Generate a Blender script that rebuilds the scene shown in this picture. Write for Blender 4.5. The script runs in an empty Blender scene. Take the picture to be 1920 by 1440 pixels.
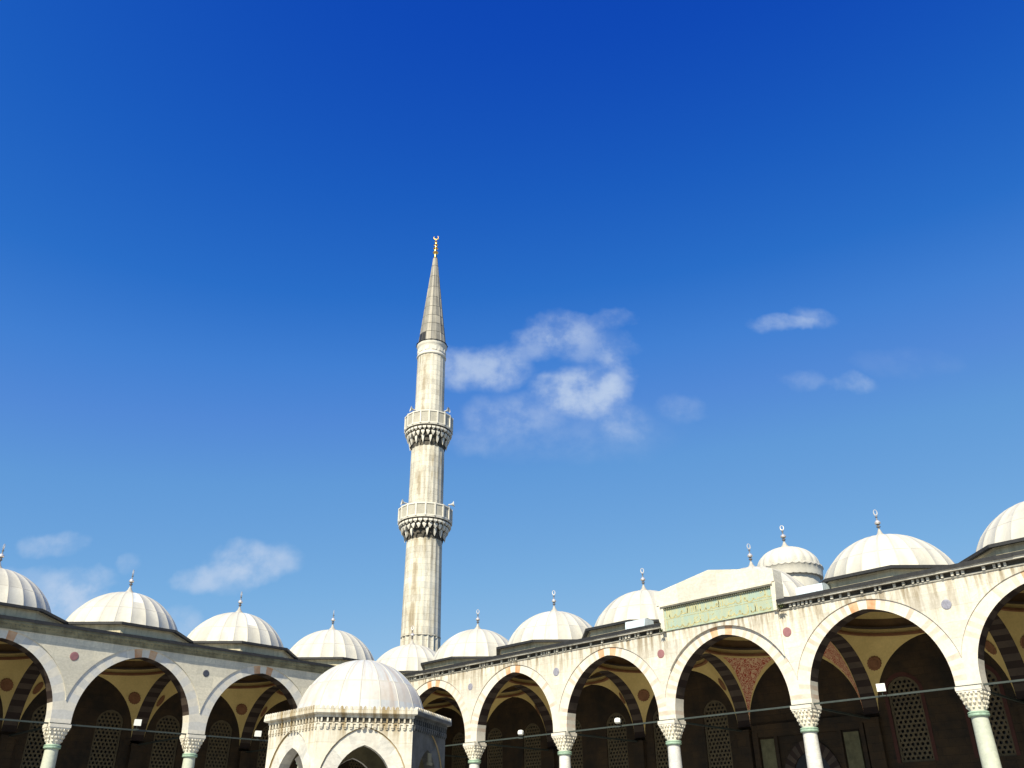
import bpy, bmesh, math, random
from mathutils import Vector, Matrix
random.seed(7)
C = bpy.data.collections.new('scene'); bpy.context.scene.collection.children.link(C)
S = bpy.context.scene
R = math.radians; PI = math.pi
sin, cos = math.sin, math.cos

# ------------------------------------------------------------------ camera
YAW, PITCH, ROLL = 0.7696865, 0.4924284, -0.008305
F = Vector((-sin(YAW)*cos(PITCH), cos(YAW)*cos(PITCH), sin(PITCH)))
Rt = Vector((cos(YAW), sin(YAW), 0)); U = Rt.cross(F)
Rx = Rt*cos(ROLL)+U*sin(ROLL); Ux = -Rt*sin(ROLL)+U*cos(ROLL)
cd = bpy.data.cameras.new('camera'); cam = bpy.data.objects.new('camera', cd); C.objects.link(cam)
M = Matrix((Rx, Ux, -F)).transposed().to_4x4(); M.translation = Vector((46.3406, -37.1775, 1.6))
cam.matrix_world = M
cd.sensor_width = 36; cd.lens = 36*1608.39/1920; cd.clip_start = .1; cd.clip_end = 5000
S.camera = cam
# ------------------------------------------------------------------ world, sun
SUN_AZ, SUN_EL = -69.0, 42.0
sd = Vector((cos(R(SUN_EL))*cos(R(SUN_AZ)), cos(R(SUN_EL))*sin(R(SUN_AZ)), sin(R(SUN_EL))))
sl = bpy.data.lights.new('sun', 'SUN'); sl.energy = 4.9; sl.angle = R(.53); sl.color = (1, .915, .73)
so = bpy.data.objects.new('sun', sl); C.objects.link(so); so.rotation_euler = sd.to_track_quat('Z', 'Y').to_euler()
so.location = (20, -20, 80)
S.view_settings.view_transform = 'Standard'; S.view_settings.look = 'None'
EXPO = .68; S.view_settings.gamma = 1; S.view_settings.exposure = EXPO
S.view_settings.use_curve_mapping = False

def nd(nt, t, **k):
    n = nt.nodes.new('ShaderNode'+t)
    for a, b in k.items():
        if a[0] == '_': setattr(n, a[1:], b)
    for a, b in k.items():
        if a[0] == '_': continue
        i = n.inputs[int(a[1:])] if a[0] == 'i' and a[1:].isdigit() else n.inputs[a]
        if isinstance(b, bpy.types.NodeSocket): nt.links.new(b, i)
        else: i.default_value = b
    return n
def mth(nt, op, *a, clamp=False):
    n = nt.nodes.new('ShaderNodeMath'); n.operation = op; n.use_clamp = clamp
    for k, b in enumerate(a):
        if isinstance(b, bpy.types.NodeSocket): nt.links.new(b, n.inputs[k])
        else: n.inputs[k].default_value = b
    return n.outputs[0]
def mixc(nt, f, a, b, bt='MIX'):
    n = nt.nodes.new('ShaderNodeMix'); n.data_type = 'RGBA'; n.blend_type = bt
    for i, v in ((0, f), (6, a), (7, b)):
        if isinstance(v, bpy.types.NodeSocket): nt.links.new(v, n.inputs[i])
        else: n.inputs[i].default_value = v if i == 0 else ((*v, 1) if len(v) == 3 else v)
    return n.outputs[2]
def ramp(nt, v, a, b, x=0., y=1., sm=False):
    n = nt.nodes.new('ShaderNodeMapRange'); n.clamp = True
    if sm: n.interpolation_type = 'SMOOTHSTEP'
    nt.links.new(v, n.inputs[0])
    for i, q in enumerate((a, b, x, y)): n.inputs[i+1].default_value = q
    return n.outputs[0]

w = bpy.data.worlds.new('World'); S.world = w; w.use_nodes = True
nt = w.node_tree; nt.nodes.clear()
sky = nd(nt, 'TexSky', _sky_type='NISHITA', _sun_disc=False, _sun_elevation=R(SUN_EL), _sun_rotation=R(90-SUN_AZ),
         _altitude=40., _air_density=1.0, _dust_density=.3, _ozone_density=1.5)
SK = 0.10
# colour grade: the brightness of the physical sky picks a deep-blue to pale-blue tone
def lin(c): return tuple((q/255/12.92 if q < 10 else ((q/255+.055)/1.055)**2.4)/2**EXPO/SK for q in c)
sp = nd(nt, 'SeparateColor', i0=sky.outputs[0])
g_ = mth(nt, 'MULTIPLY', sp.outputs[1], SK)
TONES = [(.110, (12, 66, 176)), (.1164, (15, 72, 180)), (.1362, (27, 92, 190)), (.160, (42, 110, 200)), (.1846, (66, 128, 210)), (.2104, (83, 138, 214)), (.249, (97, 154, 216)), (.3606, (122, 175, 224)), (.486, (148, 192, 229)), (.8, (185, 212, 234))]
cr = nt.nodes.new('ShaderNodeValToRGB'); nt.links.new(g_, cr.inputs[0])
while len(cr.color_ramp.elements) < len(TONES): cr.color_ramp.elements.new(.5)
for e_, (po, c_) in zip(cr.color_ramp.elements, TONES): e_.position = po; e_.color = (*[q*SK for q in lin(c_)], 1)
cc = nd(nt, 'VectorMath', _operation='SCALE', i0=cr.outputs[0], Scale=1/SK)
# thin cloud puffs, placed by world direction on a fixed tangent chart towards the north-west
tc = nd(nt, 'TexCoord').outputs['Generated']
H = Vector((-sin(YAW), cos(YAW), 0)); R0 = Vector((cos(YAW), sin(YAW), 0))
dh = nd(nt, 'VectorMath', _operation='DOT_PRODUCT', i0=tc, i1=H).outputs['Value']
dhs = mth(nt, 'MAXIMUM', dh, .05)
u_ = mth(nt, 'DIVIDE', nd(nt, 'VectorMath', _operation='DOT_PRODUCT', i0=tc, i1=R0).outputs['Value'], dhs)
v_ = mth(nt, 'DIVIDE', nd(nt, 'SeparateXYZ', i0=tc).outputs[2], dhs)
uv = nd(nt, 'CombineXYZ', i0=u_, i1=v_, i2=0.).outputs[0]
wn = nd(nt, 'TexNoise', Vector=uv, Scale=14., Detail=4., Roughness=.6)
wv = nd(nt, 'VectorMath', _operation='SUBTRACT', i0=wn.outputs['Color'], i1=(.5, .5, .5)).outputs[0]
wv = nd(nt, 'VectorMath', _operation='MULTIPLY_ADD', i0=wv, i1=(.07, .045, 0), i2=uv).outputs[0]
sw = nd(nt, 'SeparateXYZ', i0=wv)
fn = nd(nt, 'TexNoise', Vector=uv, Scale=24., Detail=8., Roughness=.6).outputs['Fac']
fnm = ramp(nt, fn, .32, .68, .30, 1.2, True)
tot = None
PUFFS = [(-0.039,0.561,0.053,0.025,.62),(0.037,0.599,0.033,0.017,.35),(0.072,0.623,0.037,0.019,.30),(0.110,0.595,0.043,0.024,.30),(0.135,0.547,0.021,0.033,.35),(0.088,0.524,0.041,0.027,.85),(0.0,0.489,0.045,0.025,.22),(0.143,0.479,0.028,0.019,.22),(0.068,0.470,0.103,0.035,.12),(0.378,0.624,0.037,0.010,.34),(0.416,0.638,0.021,0.012,.22),(0.452,0.532,0.021,0.011,.25),(0.390,0.537,0.023,0.011,.15),(0.222,0.499,0.022,0.017,.14),(-0.052,0.451,0.031,0.012,.14),(-0.311,0.302,0.035,0.017,.6),(-0.337,0.285,0.032,0.014,.30),(-0.374,0.280,0.021,0.011,.42),(-0.550,0.324,0.026,0.011,.34),(-0.512,0.280,0.035,0.012,.40),(-0.521,0.249,0.040,0.021,.85),(-0.576,0.281,0.038,0.012,.25),(-0.452,0.298,0.011,0.009,.20),(-0.390,0.229,0.022,0.015,.40),(0.142,0.637,0.021,0.011,.20),(0.528,0.564,0.057,0.016,.05)]
for (pu, pv, ru, rv, ii) in PUFFS:
    a = mth(nt, 'MULTIPLY', mth(nt, 'SUBTRACT', sw.outputs[0], pu), .8/ru)
    b = mth(nt, 'MULTIPLY', mth(nt, 'SUBTRACT', sw.outputs[1], pv), .8/rv)
    r2 = mth(nt, 'ADD', mth(nt, 'MULTIPLY', a, a), mth(nt, 'MULTIPLY', b, b))
    g = mth(nt, 'MULTIPLY', ramp(nt, r2, 0., 1.7, 1., 0., True), ii)
    tot = g if tot is None else mth(nt, 'ADD', tot, g)
cl = mth(nt, 'MULTIPLY', mth(nt, 'MULTIPLY', tot, fnm), 1.15)
cl = mth(nt, 'MULTIPLY', mth(nt, 'MULTIPLY', mth(nt, 'TANH', cl), 1.0), ramp(nt, dh, .1, .3))
CLOUD = (.34/SK, .41/SK, .52/SK)
col = mixc(nt, cl, cc.outputs[0], CLOUD)
bg = nd(nt, 'Background', i0=col, Strength=SK)
nt.links.new(bg.outputs[0], nd(nt, 'OutputWorld').inputs[0])

# ------------------------------------------------------------------ materials
def finish(nt, col, rough, bumpv=None, bs=.3, metal=0., spec=.4, bd=.02):
    b = nd(nt, 'BsdfPrincipled'); nt.links.new(col, b.inputs['Base Color'])
    if isinstance(rough, bpy.types.NodeSocket): nt.links.new(rough, b.inputs['Roughness'])
    else: b.inputs['Roughness'].default_value = rough
    b.inputs['Metallic'].default_value = metal; b.inputs['Specular IOR Level'].default_value = spec
    if bumpv is not None:
        nt.links.new(nd(nt, 'Bump', Strength=bs, Distance=bd, Height=bumpv).outputs[0], b.inputs['Normal'])
    nt.links.new(b.outputs[0], nd(nt, 'OutputMaterial').inputs[0])
STAIN = {}
def stone(name, c1, c2, rough=.7, ns=.5, joint=None, jc=.6, cyl=False, streak=0., sc=(.2, .17, .1), top=None, bump=.3, fine=9., spots=0., spc=(.1, .09, .06), veins=0.):
    """stone with mottling, optional block joints (width, height), rain streaks below z=top, and dark lichen spots"""
    m = bpy.data.materials.new(name); m.use_nodes = True; nt = m.node_tree; nt.nodes.clear()
    P = nd(nt, 'NewGeometry').outputs['Position']
    if cyl: P = nd(nt, 'TexCoord').outputs['Object']
    s = nd(nt, 'SeparateXYZ', i0=P)
    n1 = nd(nt, 'TexNoise', Vector=P, Scale=ns, Detail=5., Roughness=.6).outputs['Fac']
    n2 = nd(nt, 'TexNoise', Vector=P, Scale=fine, Detail=6., Roughness=.65).outputs['Fac']
    col = mixc(nt, ramp(nt, n1, .35, .65), c1, c2)
    if veins:
        sv = nd(nt, 'VectorMath', _operation='MULTIPLY', i0=P, i1=(1., 1., 2.6)).outputs[0]
        nv = nd(nt, 'TexNoise', Vector=sv, Scale=.9, Detail=6., Roughness=.7, Distortion=1.6).outputs['Fac']
        vv = ramp(nt, mth(nt, 'ABSOLUTE', mth(nt, 'SUBTRACT', nv, .5)), 0., .06, 1., 0.)
        col = mixc(nt, mth(nt, 'MULTIPLY', vv, veins), col, tuple(q*.55 for q in c1))
    col = mixc(nt, 1., col, nd(nt, 'CombineColor', i0=ramp(nt, n2, .2, .8, .84, 1.1), i1=ramp(nt, n2, .2, .8, .84, 1.1), i2=ramp(nt, n2, .2, .8, .82, 1.1)).outputs[0], 'MULTIPLY')
    hgt = n2
    if cyl: uu = mth(nt, 'MULTIPLY', mth(nt, 'ARCTAN2', s.outputs[1], s.outputs[0]), 1.6)
    else: uu = mth(nt, 'ADD', s.outputs[0], s.outputs[1])
    if joint:
        bv = nd(nt, 'CombineXYZ', i0=uu, i1=s.outputs[2], i2=0.).outputs[0]
        br = nd(nt, 'TexBrick', _offset=.5, Vector=bv, Color1=(.86, .86, .86, 1), Color2=(1.08, 1.06, 1.02, 1), Mortar=(jc, jc, jc*.95, 1), Scale=1.)
        br.inputs['Mortar Size'].default_value = .012; br.inputs['Mortar Smooth'].default_value = .3; br.inputs['Bias'].default_value = 0.
        br.inputs['Brick Width'].default_value = joint[0]; br.inputs['Row Height'].default_value = joint[1]
        col = mixc(nt, 1., col, br.outputs[0], 'MULTIPLY')
        hgt = mth(nt, 'SUBTRACT', mth(nt, 'MULTIPLY', n2, .5), br.outputs['Fac'])
    if streak:
        svx = nd(nt, 'CombineXYZ', i0=mth(nt, 'MULTIPLY', uu, 4.), i1=mth(nt, 'MULTIPLY', s.outputs[2], .35), i2=mth(nt, 'MULTIPLY', s.outputs[1], .2)).outputs[0]
        sn = nd(nt, 'TexNoise', Vector=svx, Scale=1., Detail=5., Roughness=.65).outputs['Fac']
        f = ramp(nt, sn, .43, .62, 0., 1.)
        if top:
            f = mth(nt, 'MULTIPLY', f, ramp(nt, s.outputs[2], top[0], top[1], 0.04, 1.))
        else: f = mth(nt, 'MULTIPLY', f, ramp(nt, n1, .4, .6, .25, 1.))
        col = mixc(nt, mth(nt, 'MULTIPLY', f, streak), col, sc)
    if name == 'minaret_limestone':     # long rusty run of water down one side of the shaft
        an = mth(nt, 'ARCTAN2', s.outputs[1], s.outputs[0])
        wv_ = nd(nt, 'TexNoise', Vector=nd(nt, 'VectorMath', _operation='MULTIPLY', i0=P, i1=(1.2, 1.2, .55)).outputs[0], Scale=1., Detail=6., Roughness=.7).outputs['Fac']
        dn = mth(nt, 'ABSOLUTE', mth(nt, 'ADD', mth(nt, 'ADD', an, 1.16), mth(nt, 'MULTIPLY', mth(nt, 'SUBTRACT', wv_, .5), .25)))
        col = mixc(nt, mth(nt, 'MULTIPLY', ramp(nt, dn, .04, .20, .62, 0., True), ramp(nt, wv_, .36, .52)), col, (.22, .16, .08))
    if spots:
        vs = nd(nt, 'TexNoise', Vector=P, Scale=2.2, Detail=8., Roughness=.75).outputs['Fac']
        col = mixc(nt, mth(nt, 'MULTIPLY', ramp(nt, vs, .58, .68), spots), col, spc)
    finish(nt, col, rough, hgt, bump)
    return m
def plain(name, c, rough=.5, metal=0., var=.15, sc=6., bump=0.1, spec=.4):
    m = bpy.data.materials.new(name); m.use_nodes = True; nt = m.node_tree; nt.nodes.clear()
    P = nd(nt, 'NewGeometry').outputs['Position']
    n = nd(nt, 'TexNoise', Vector=P, Scale=sc, Detail=5., Roughness=.6).outputs['Fac']
    col = mixc(nt, ramp(nt, n, .3, .7), tuple(q*(1-var) for q in c), tuple(min(1, q*(1+var)) for q in c))
    finish(nt, col, rough, n, bump, metal, spec)
    return m
MT = {}
MT['marble_r'] = stone('facade_marble_streaked', (.69, .655, .575), (.60, .57, .505), .55, .35, (1.9, .62), .82, streak=.95, sc=(.20, .15, .08), top=(9.3, 11.1), veins=.3, bump=.12)
MT['marble_l'] = stone('facade_marble_grey', (.70, .655, .535), (.60, .565, .47), .6, .35, (1.9, .62), .84, streak=.5, sc=(.3, .3, .26), top=(9.9, 11.2), veins=.3, bump=.12)
MT['v_a'] = stone('voussoir_cream', (.66, .62, .54), (.57, .54, .47), .6, 1.2, bump=.1)
MT['v_b'] = stone('voussoir_pinkish', (.50, .40, .32), (.61, .54, .46), .6, 1.2, bump=.1)
MT['v_o'] = stone('voussoir_terracotta', (.50, .25, .12), (.60, .43, .28), .65, 1.5, bump=.1)
MT['v_c'] = stone('voussoir_grey', (.50, .49, .46), (.56, .55, .52), .6, 1.2, bump=.1)
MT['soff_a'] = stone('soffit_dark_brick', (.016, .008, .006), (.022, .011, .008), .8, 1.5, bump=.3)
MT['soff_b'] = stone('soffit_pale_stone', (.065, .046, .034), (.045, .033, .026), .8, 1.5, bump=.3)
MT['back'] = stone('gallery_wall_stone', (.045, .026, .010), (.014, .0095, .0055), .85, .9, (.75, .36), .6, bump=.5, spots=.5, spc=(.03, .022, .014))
MT['plaster'] = stone('pendentive_plaster', (.62, .48, .195), (.54, .41, .16), .8, .8, bump=.1)
MT['domepaint'] = stone('vault_brown_paint', (.13, .075, .028), (.08, .045, .018), .8, 1.2, bump=.1)
MT['gable'] = stone('gable_marble', (.66, .63, .55), (.58, .55, .47), .6, .6, (2.3, 1.9), .86, bump=.1, veins=.35)
MT['rose'] = stone('roundel_brown', (.16, .07, .03), (.22, .10, .045), .8, 3., bump=.3)
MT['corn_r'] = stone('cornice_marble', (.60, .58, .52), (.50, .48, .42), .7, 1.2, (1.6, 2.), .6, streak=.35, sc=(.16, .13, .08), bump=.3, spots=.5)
MT['corn_l'] = stone('cornice_mossy_shaded', (.24, .24, .17), (.14, .14, .10), .85, 1.5, (1.6, 2.), .6, streak=.5, sc=(.06, .06, .04), bump=.4, spots=.7)  # moss and dirt, with the overhang's shade mixed into the dark tone
MT['lead_edge'] = plain('lead_edge_dark', (.018, .018, .019), .6, 0., .4)
MT['roof'] = plain('roof_lead', (.30, .30, .29), .6, 0., .2)
MT['drum'] = stone('drum_stone', (.62, .56, .40), (.50, .46, .34), .75, .9, (.9, .4), .75, streak=.5, sc=(.2, .18, .1), bump=.3)
def leadmat(name, c1, c2, stain=.5, stc=(.50, .42, .32), rough=.55):
    m = bpy.data.materials.new(name); m.use_nodes = True; nt = m.node_tree; nt.nodes.clear()
    P = nd(nt, 'NewGeometry').outputs['Position']; O = nd(nt, 'TexCoord').outputs['Object']
    s = nd(nt, 'SeparateXYZ', i0=O)
    n1 = nd(nt, 'TexNoise', Vector=P, Scale=.9, Detail=6., Roughness=.65).outputs['Fac']
    n2 = nd(nt, 'TexNoise', Vector=P, Scale=7., Detail=6., Roughness=.7).outputs['Fac']
    ang = mth(nt, 'ARCTAN2', s.outputs[1], s.outputs[0])
    sv = nd(nt, 'CombineXYZ', i0=mth(nt, 'MULTIPLY', ang, 9.), i1=mth(nt, 'MULTIPLY', s.outputs[2], .5), i2=n1).outputs[0]
    n3 = nd(nt, 'TexNoise', Vector=sv, Scale=1., Detail=4., Roughness=.6).outputs['Fac']
    col = mixc(nt, ramp(nt, n1, .35, .65), c1, c2)
    col = mixc(nt, mth(nt, 'MULTIPLY', ramp(nt, n3, .5, .72), stain), col, stc)
    col = mixc(nt, ramp(nt, n2, .3, .75, 0., .30), col, tuple(q*.55 for q in c1))
    pn = nd(nt, 'TexVoronoi', Vector=P, Scale=.8).outputs['Distance']
    col = mixc(nt, ramp(nt, mth(nt, 'MULTIPLY', pn, n1), .28, .42, 0., .35), col, tuple(q*.72 for q in c2))
    finish(nt, col, rough, n2, .25)
    return m
MT['lead'] = leadmat('weathered_lead', (.58, .555, .48), (.52, .50, .435), .45, (.42, .39, .32))
MT['lead2'] = leadmat('weathered_lead_darker', (.51, .49, .42), (.47, .45, .39), .45, (.38, .35, .29))
MT['leadnew'] = leadmat('bright_new_lead', (.68, .70, .70), (.62, .65, .66), .1)
MT['lap'] = leadmat('lead_lap_darker', (.33, .31, .26), (.40, .38, .32), .3)  # darker tone along the sheet lap
MT['seam'] = leadmat('lead_seam', (.42, .40, .35), (.48, .46, .40), .3)
MT['leadw'] = leadmat('whitened_lead', (.53, .545, .54), (.45, .46, .455), .9, (.40, .31, .24))
MT['leadp'] = leadmat('whitened_lead_rusty', (.53, .52, .49), (.50, .45, .39), .7, (.42, .33, .26))
MT['leadg'] = leadmat('grey_lead', (.40, .37, .30), (.30, .28, .24), .6, (.18, .15, .10), .6)
MT['col_w'] = stone('column_white_marble', (.66, .65, .60), (.52, .52, .52), .35, .8, bump=.05, veins=.4)
MT['col_g'] = stone('column_greenish', (.52, .54, .44), (.44, .47, .40), .4, .8, bump=.08, veins=.2)
MT['cap'] = stone('capital_marble', (.68, .65, .56), (.58, .54, .45), .6, 2., bump=.2, spots=.5, spc=(.3, .16, .09))
MT['verd'] = plain('verdigris_bronze', (.25, .36, .27), .6, .0, .3, 9.)
MT['iron'] = plain('green_grey_iron', (.035, .045, .04), .6, .0, .2, 5.)
MT['lattice'] = stone('lattice_stone', (.105, .082, .044), (.075, .058, .034), .8, 2., bump=.2)
MT['dark'] = plain('dark_glass', (.012, .012, .013), .3, 0., .2)
MT['surr'] = stone('window_surround_red', (.045, .012, .008), (.06, .018, .012), .8, 2., bump=.2)
MT['med_r'] = plain('porphyry_disc', (.26, .12, .125), .5, 0., .15, 8.)
MT['med_b'] = plain('slate_blue_disc', (.24, .24, .29), .5, 0., .25, 14.)
MT['med_k'] = plain('dark_slate_disc', (.05, .055, .075), .5, 0., .25, 14.)
MT['minar'] = stone('minaret_limestone', (.66, .635, .555), (.53, .50, .425), .75, .35, (1.25, .52), .68, cyl=True, streak=.8, sc=(.22, .17, .09), bump=.4, spots=.35, spc=(.2, .17, .1))
MT['recess_shade'] = stone('recess_shade_stone', (.10, .09, .07), (.035, .032, .028), .9, 1.2, cyl=True, bump=.5, spots=.95, spc=(.02, .018, .016))  # near-black tone paints the shade of recesses into the stone
MT['minar_p'] = stone('parapet_stone', (.68, .65, .57), (.60, .57, .50), .7, 1., cyl=True, bump=.2, spots=.3)
MT['minar_q'] = stone('parapet_panel_stone', (.44, .42, .35), (.34, .32, .27), .8, 1., cyl=True, bump=.2, spots=.3)
MT['minar_cone'] = leadmat('cone_lead', (.29, .275, .235), (.21, .20, .175), .6, (.14, .12, .08), .65)
MT['gold'] = plain('gilded_metal', (.85, .52, .15), .3, 1., .1, 8.)
MT['fin'] = plain('finial_grey_metal', (.16, .15, .15), .5, .3, .2, 8.)
MT['finb'] = plain('finial_bright_metal', (.72, .68, .64), .35, .6, .1, 8.)
MT['finc'] = plain('finial_lead_cone', (.36, .34, .30), .6, 0., .2, 8.)
MT['zinc'] = plain('bright_zinc', (.66, .74, .76), .35, .25, .15, 5.)
MT['foun'] = stone('fountain_marble', (.67, .64, .56), (.57, .54, .46), .6, 1.1, (1.15, .8), .8, streak=.95, sc=(.26, .19, .09), top=(3.7, 4.5), bump=.15, spots=.35, spc=(.34, .26, .14), veins=.2)
MT['foun_v'] = stone('fountain_voussoir', (.66, .63, .56), (.52, .49, .43), .6, 1.6, bump=.1, spots=.2, spc=(.38, .3, .2), veins=.3)
MT['foun_w'] = stone('fountain_voussoir_grey', (.46, .45, .42), (.58, .55, .49), .6, 1.6, bump=.1, veins=.3)
MT['foun_g'] = stone('fountain_groove_stain', (.30, .22, .10), (.38, .30, .18), .8, 2.)
MT['foun_shade'] = stone('fountain_shade_stain_marble', (.03, .033, .035), (.09, .095, .095), .6, 1.6, streak=.6, sc=(.12, .13, .13), bump=.25, spots=.7, spc=(.02, .02, .022))  # side turned from the sun: shade painted into streaky, stained marble
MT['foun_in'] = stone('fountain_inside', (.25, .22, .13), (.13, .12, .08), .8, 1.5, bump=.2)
MT['lampw'] = plain('white_lamp_housing', (.82, .82, .76), .4, 0., .03)
MT['speaker'] = plain('speaker_grey', (.50, .50, .48), .5, 0., .1)
MT['weed'] = plain('weed_leaf', (.09, .11, .04), .8, 0., .5)
MT['tree'] = plain('door_panel_stone', (.10, .095, .05), .8, 0., .35, 3.)
def arabesque():
    m = bpy.data.materials.new('red_arabesque'); m.use_nodes = True; nt = m.node_tree; nt.nodes.clear()
    P = nd(nt, 'NewGeometry').outputs['Position']
    v = nd(nt, 'TexNoise', Vector=P, Scale=2.6, Detail=2., Roughness=.5, Distortion=2.2).outputs['Fac']
    a = mth(nt, 'ABSOLUTE', mth(nt, 'SUBTRACT', mth(nt, 'FRACT', mth(nt, 'MULTIPLY', v, 6.)), .5))
    col = mixc(nt, ramp(nt, a, .2, .28), (.36, .055, .03), (.62, .42, .26))
    finish(nt, col, .8, a, .05); return m
MT['arab'] = arabesque()
def panelmat():
    m = bpy.data.materials.new('green_tile_ground'); m.use_nodes = True; nt = m.node_tree; nt.nodes.clear()
    P = nd(nt, 'NewGeometry').outputs['Position']; s = nd(nt, 'SeparateXYZ', i0=P)
    n = nd(nt, 'TexNoise', Vector=P, Scale=1.6, Detail=6., Roughness=.65).outputs['Fac']
    sv = nd(nt, 'VectorMath', _operation='MULTIPLY', i0=P, i1=(4., 1., .6)).outputs[0]
    n2 = nd(nt, 'TexNoise', Vector=sv, Scale=1.2, Detail=5., Roughness=.65).outputs['Fac']
    col = mixc(nt, ramp(nt, n, .4, .62), (.29, .38, .32), (.33, .37, .27))
    col = mixc(nt, ramp(nt, n2, .45, .68, 0., .75), col, (.46, .43, .22))
    finish(nt, col, .6, n, .1); return m
MT['panel'] = panelmat()
MT['gilt'] = plain('gilded_lettering', (.42, .38, .19), .6, 0., .35, 5.)

# ------------------------------------------------------------------ mesh helpers
class MB:
    def __init__(s): s.v = []; s.f = []; s.m = []
    def add(s, vs, fs, mi=0):
        o = len(s.v); s.v += [tuple(p) for p in vs]
        for f in fs: s.f.append(tuple(i+o for i in f)); s.m.append(mi)
    def poly(s, *p, mi=0): s.add(p, [tuple(range(len(p)))], mi)
    def box(s, x0, x1, y0, y1, z0, z1, mi=0, T=None):
        vs = [(x, y, z) for z in (z0, z1) for y in (y0, y1) for x in (x0, x1)]
        if T: vs = [T @ Vector(p) for p in vs]
        s.add(vs, [(0, 2, 3, 1), (4, 5, 7, 6), (0, 1, 5, 4), (2, 6, 7, 3), (0, 4, 6, 2), (1, 3, 7, 5)], mi)
    def grid(s, rows, close=False, mi=0, mf=None):
        n = len(rows[0]); o = len(s.v)
        for r in rows: s.v += [tuple(p) for p in r]
        for i in range(len(rows)-1):
            for j in range(n if close else n-1):
                k = (j+1) % n
                s.f.append((o+i*n+j, o+i*n+k, o+(i+1)*n+k, o+(i+1)*n+j)); s.m.append(mf(i, j) if mf else mi)
    def lathe(s, prof, n=24, mi=0, c=(0, 0), a0=0., mf=None):
        s.grid([[(c[0]+r*cos(a0+2*PI*k/n), c[1]+r*sin(a0+2*PI*k/n), z) for k in range(n)] for r, z in prof], True, mi, mf)
    def cap(s, r, z, n=24, mi=0, c=(0, 0), a0=0.):
        s.poly(*[(c[0]+r*cos(a0+2*PI*k/n), c[1]+r*sin(a0+2*PI*k/n), z) for k in range(n)], mi=mi)
    def tube(s, p, q, r, n=10, mi=0):
        p = Vector(p); q = Vector(q); d = (q-p).normalized(); a = d.orthogonal().normalized(); b = d.cross(a)
        s.grid([[e+(a*cos(2*PI*k/n)+b*sin(2*PI*k/n))*r for k in range(n)] for e in (p, q)], True, mi)
        s.poly(*[p+(a*cos(2*PI*k/n)+b*sin(2*PI*k/n))*r for k in range(n)], mi=mi)
        s.poly(*[q+(a*cos(2*PI*k/n)+b*sin(2*PI*k/n))*r for k in range(n)], mi=mi)
    def mesh(s, name, mats, smooth=None, weld=True):
        me = bpy.data.meshes.new(name); me.from_pydata(s.v, [], s.f)
        for k in mats: me.materials.append(MT[k])
        me.polygons.foreach_set('material_index', s.m)
        bm = bmesh.new(); bm.from_mesh(me)
        if weld: bmesh.ops.remove_doubles(bm, verts=bm.verts, dist=.0004)
        bmesh.ops.recalc_face_normals(bm, faces=bm.faces); bm.to_mesh(me); bm.free()
        if smooth:
            for p in me.polygons: p.use_smooth = True
            me.set_sharp_from_angle(angle=R(smooth))
        return me
def put(name, me, parent=None, loc=(0, 0, 0), rz=0., label=None):
    o = bpy.data.objects.new(name, me); C.objects.link(o); o.parent = parent; o.location = loc; o.rotation_euler = (0, 0, rz)
    if label: o['label'] = label
    return o
def thing(name, label, cat, loc=(0, 0, 0), rz=0., group=None, me=None):
    o = bpy.data.objects.new(name, me); C.objects.link(o); o.location = loc; o.rotation_euler = (0, 0, rz)
    o['label'] = label; o['category'] = cat
    if group: o['group'] = group
    return o

SPR = 6.85      # springing height of all arcade arches
def arch_curve(a, h, st, n):
    h2 = h-st; c = (h2*h2-a*a)/(2*a); r = a+c; tm = math.acos(c/r)
    L = [(c-r*cos(tm*k/n), st+r*sin(tm*k/n)) for k in range(n+1)]
    L = [(-a, 0.)]+L
    return L+[(-x, z) for x, z in L[-2::-1]]
def width_at(a, h, st, z):
    if z <= st: return a
    h2 = h-st; c = (h2*h2-a*a)/(2*a); r = a+c
    return max(0., math.sqrt(max(0, r*r-(z-st)**2))-c)

# ------------------------------------------------------------------ shared meshes
NV = 27; side_rnd = random.Random(11)
def arch_meshes(half, xl, xr, side):
    """voussoir ring: recessed front, soffit, back"""
    mi_ = arch_curve(half, 3.57, .25, NV); me_ = arch_curve(half+.60, 3.97, .25, NV)
    cl_ = lambda p: (min(max(p[0], xl), xr), p[1])
    b = MB(); n = len(mi_)-1
    def mat(j):
        d = j-n/2 if j >= n/2 else n/2-1-j
        d = int(d)
        if d < 1: return 0
        if d < 3: return 2
        if side == 'r' and side_rnd.random() < .3: return 0
        return (0, 1)[(d-3) % 2] if side == 'r' else (0, 3)[((d-3)//2) % 2]
    for j in range(n):
        i0, i1, e0, e1 = mi_[j], mi_[j+1], cl_(me_[j]), cl_(me_[j+1]); m = mat(j)
        b.poly((i0[0], .05, i0[1]), (i1[0], .05, i1[1]), (e1[0], .05, e1[1]), (e0[0], .05, e0[1]), mi=m)
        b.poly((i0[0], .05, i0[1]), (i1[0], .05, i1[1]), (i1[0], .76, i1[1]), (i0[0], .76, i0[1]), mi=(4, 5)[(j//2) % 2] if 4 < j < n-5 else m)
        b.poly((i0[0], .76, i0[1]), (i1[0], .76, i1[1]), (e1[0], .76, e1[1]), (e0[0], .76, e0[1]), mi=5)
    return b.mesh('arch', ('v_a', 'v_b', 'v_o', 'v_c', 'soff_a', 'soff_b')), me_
def transverse_mesh():
    c = arch_curve(3.22, 3.65, .25, 16); b = MB(); n = len(c)-1
    c2 = []
    for j in range(n):
        b.poly((-.38, c[j][0], c[j][1]), (-.38, c[j+1][0], c[j+1][1]), (.38, c[j+1][0], c[j+1][1]), (.38, c[j][0], c[j][1]), mi=(j) % 2)
    return b.mesh('transverse_arch', ('soff_a', 'soff_b'))
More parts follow.
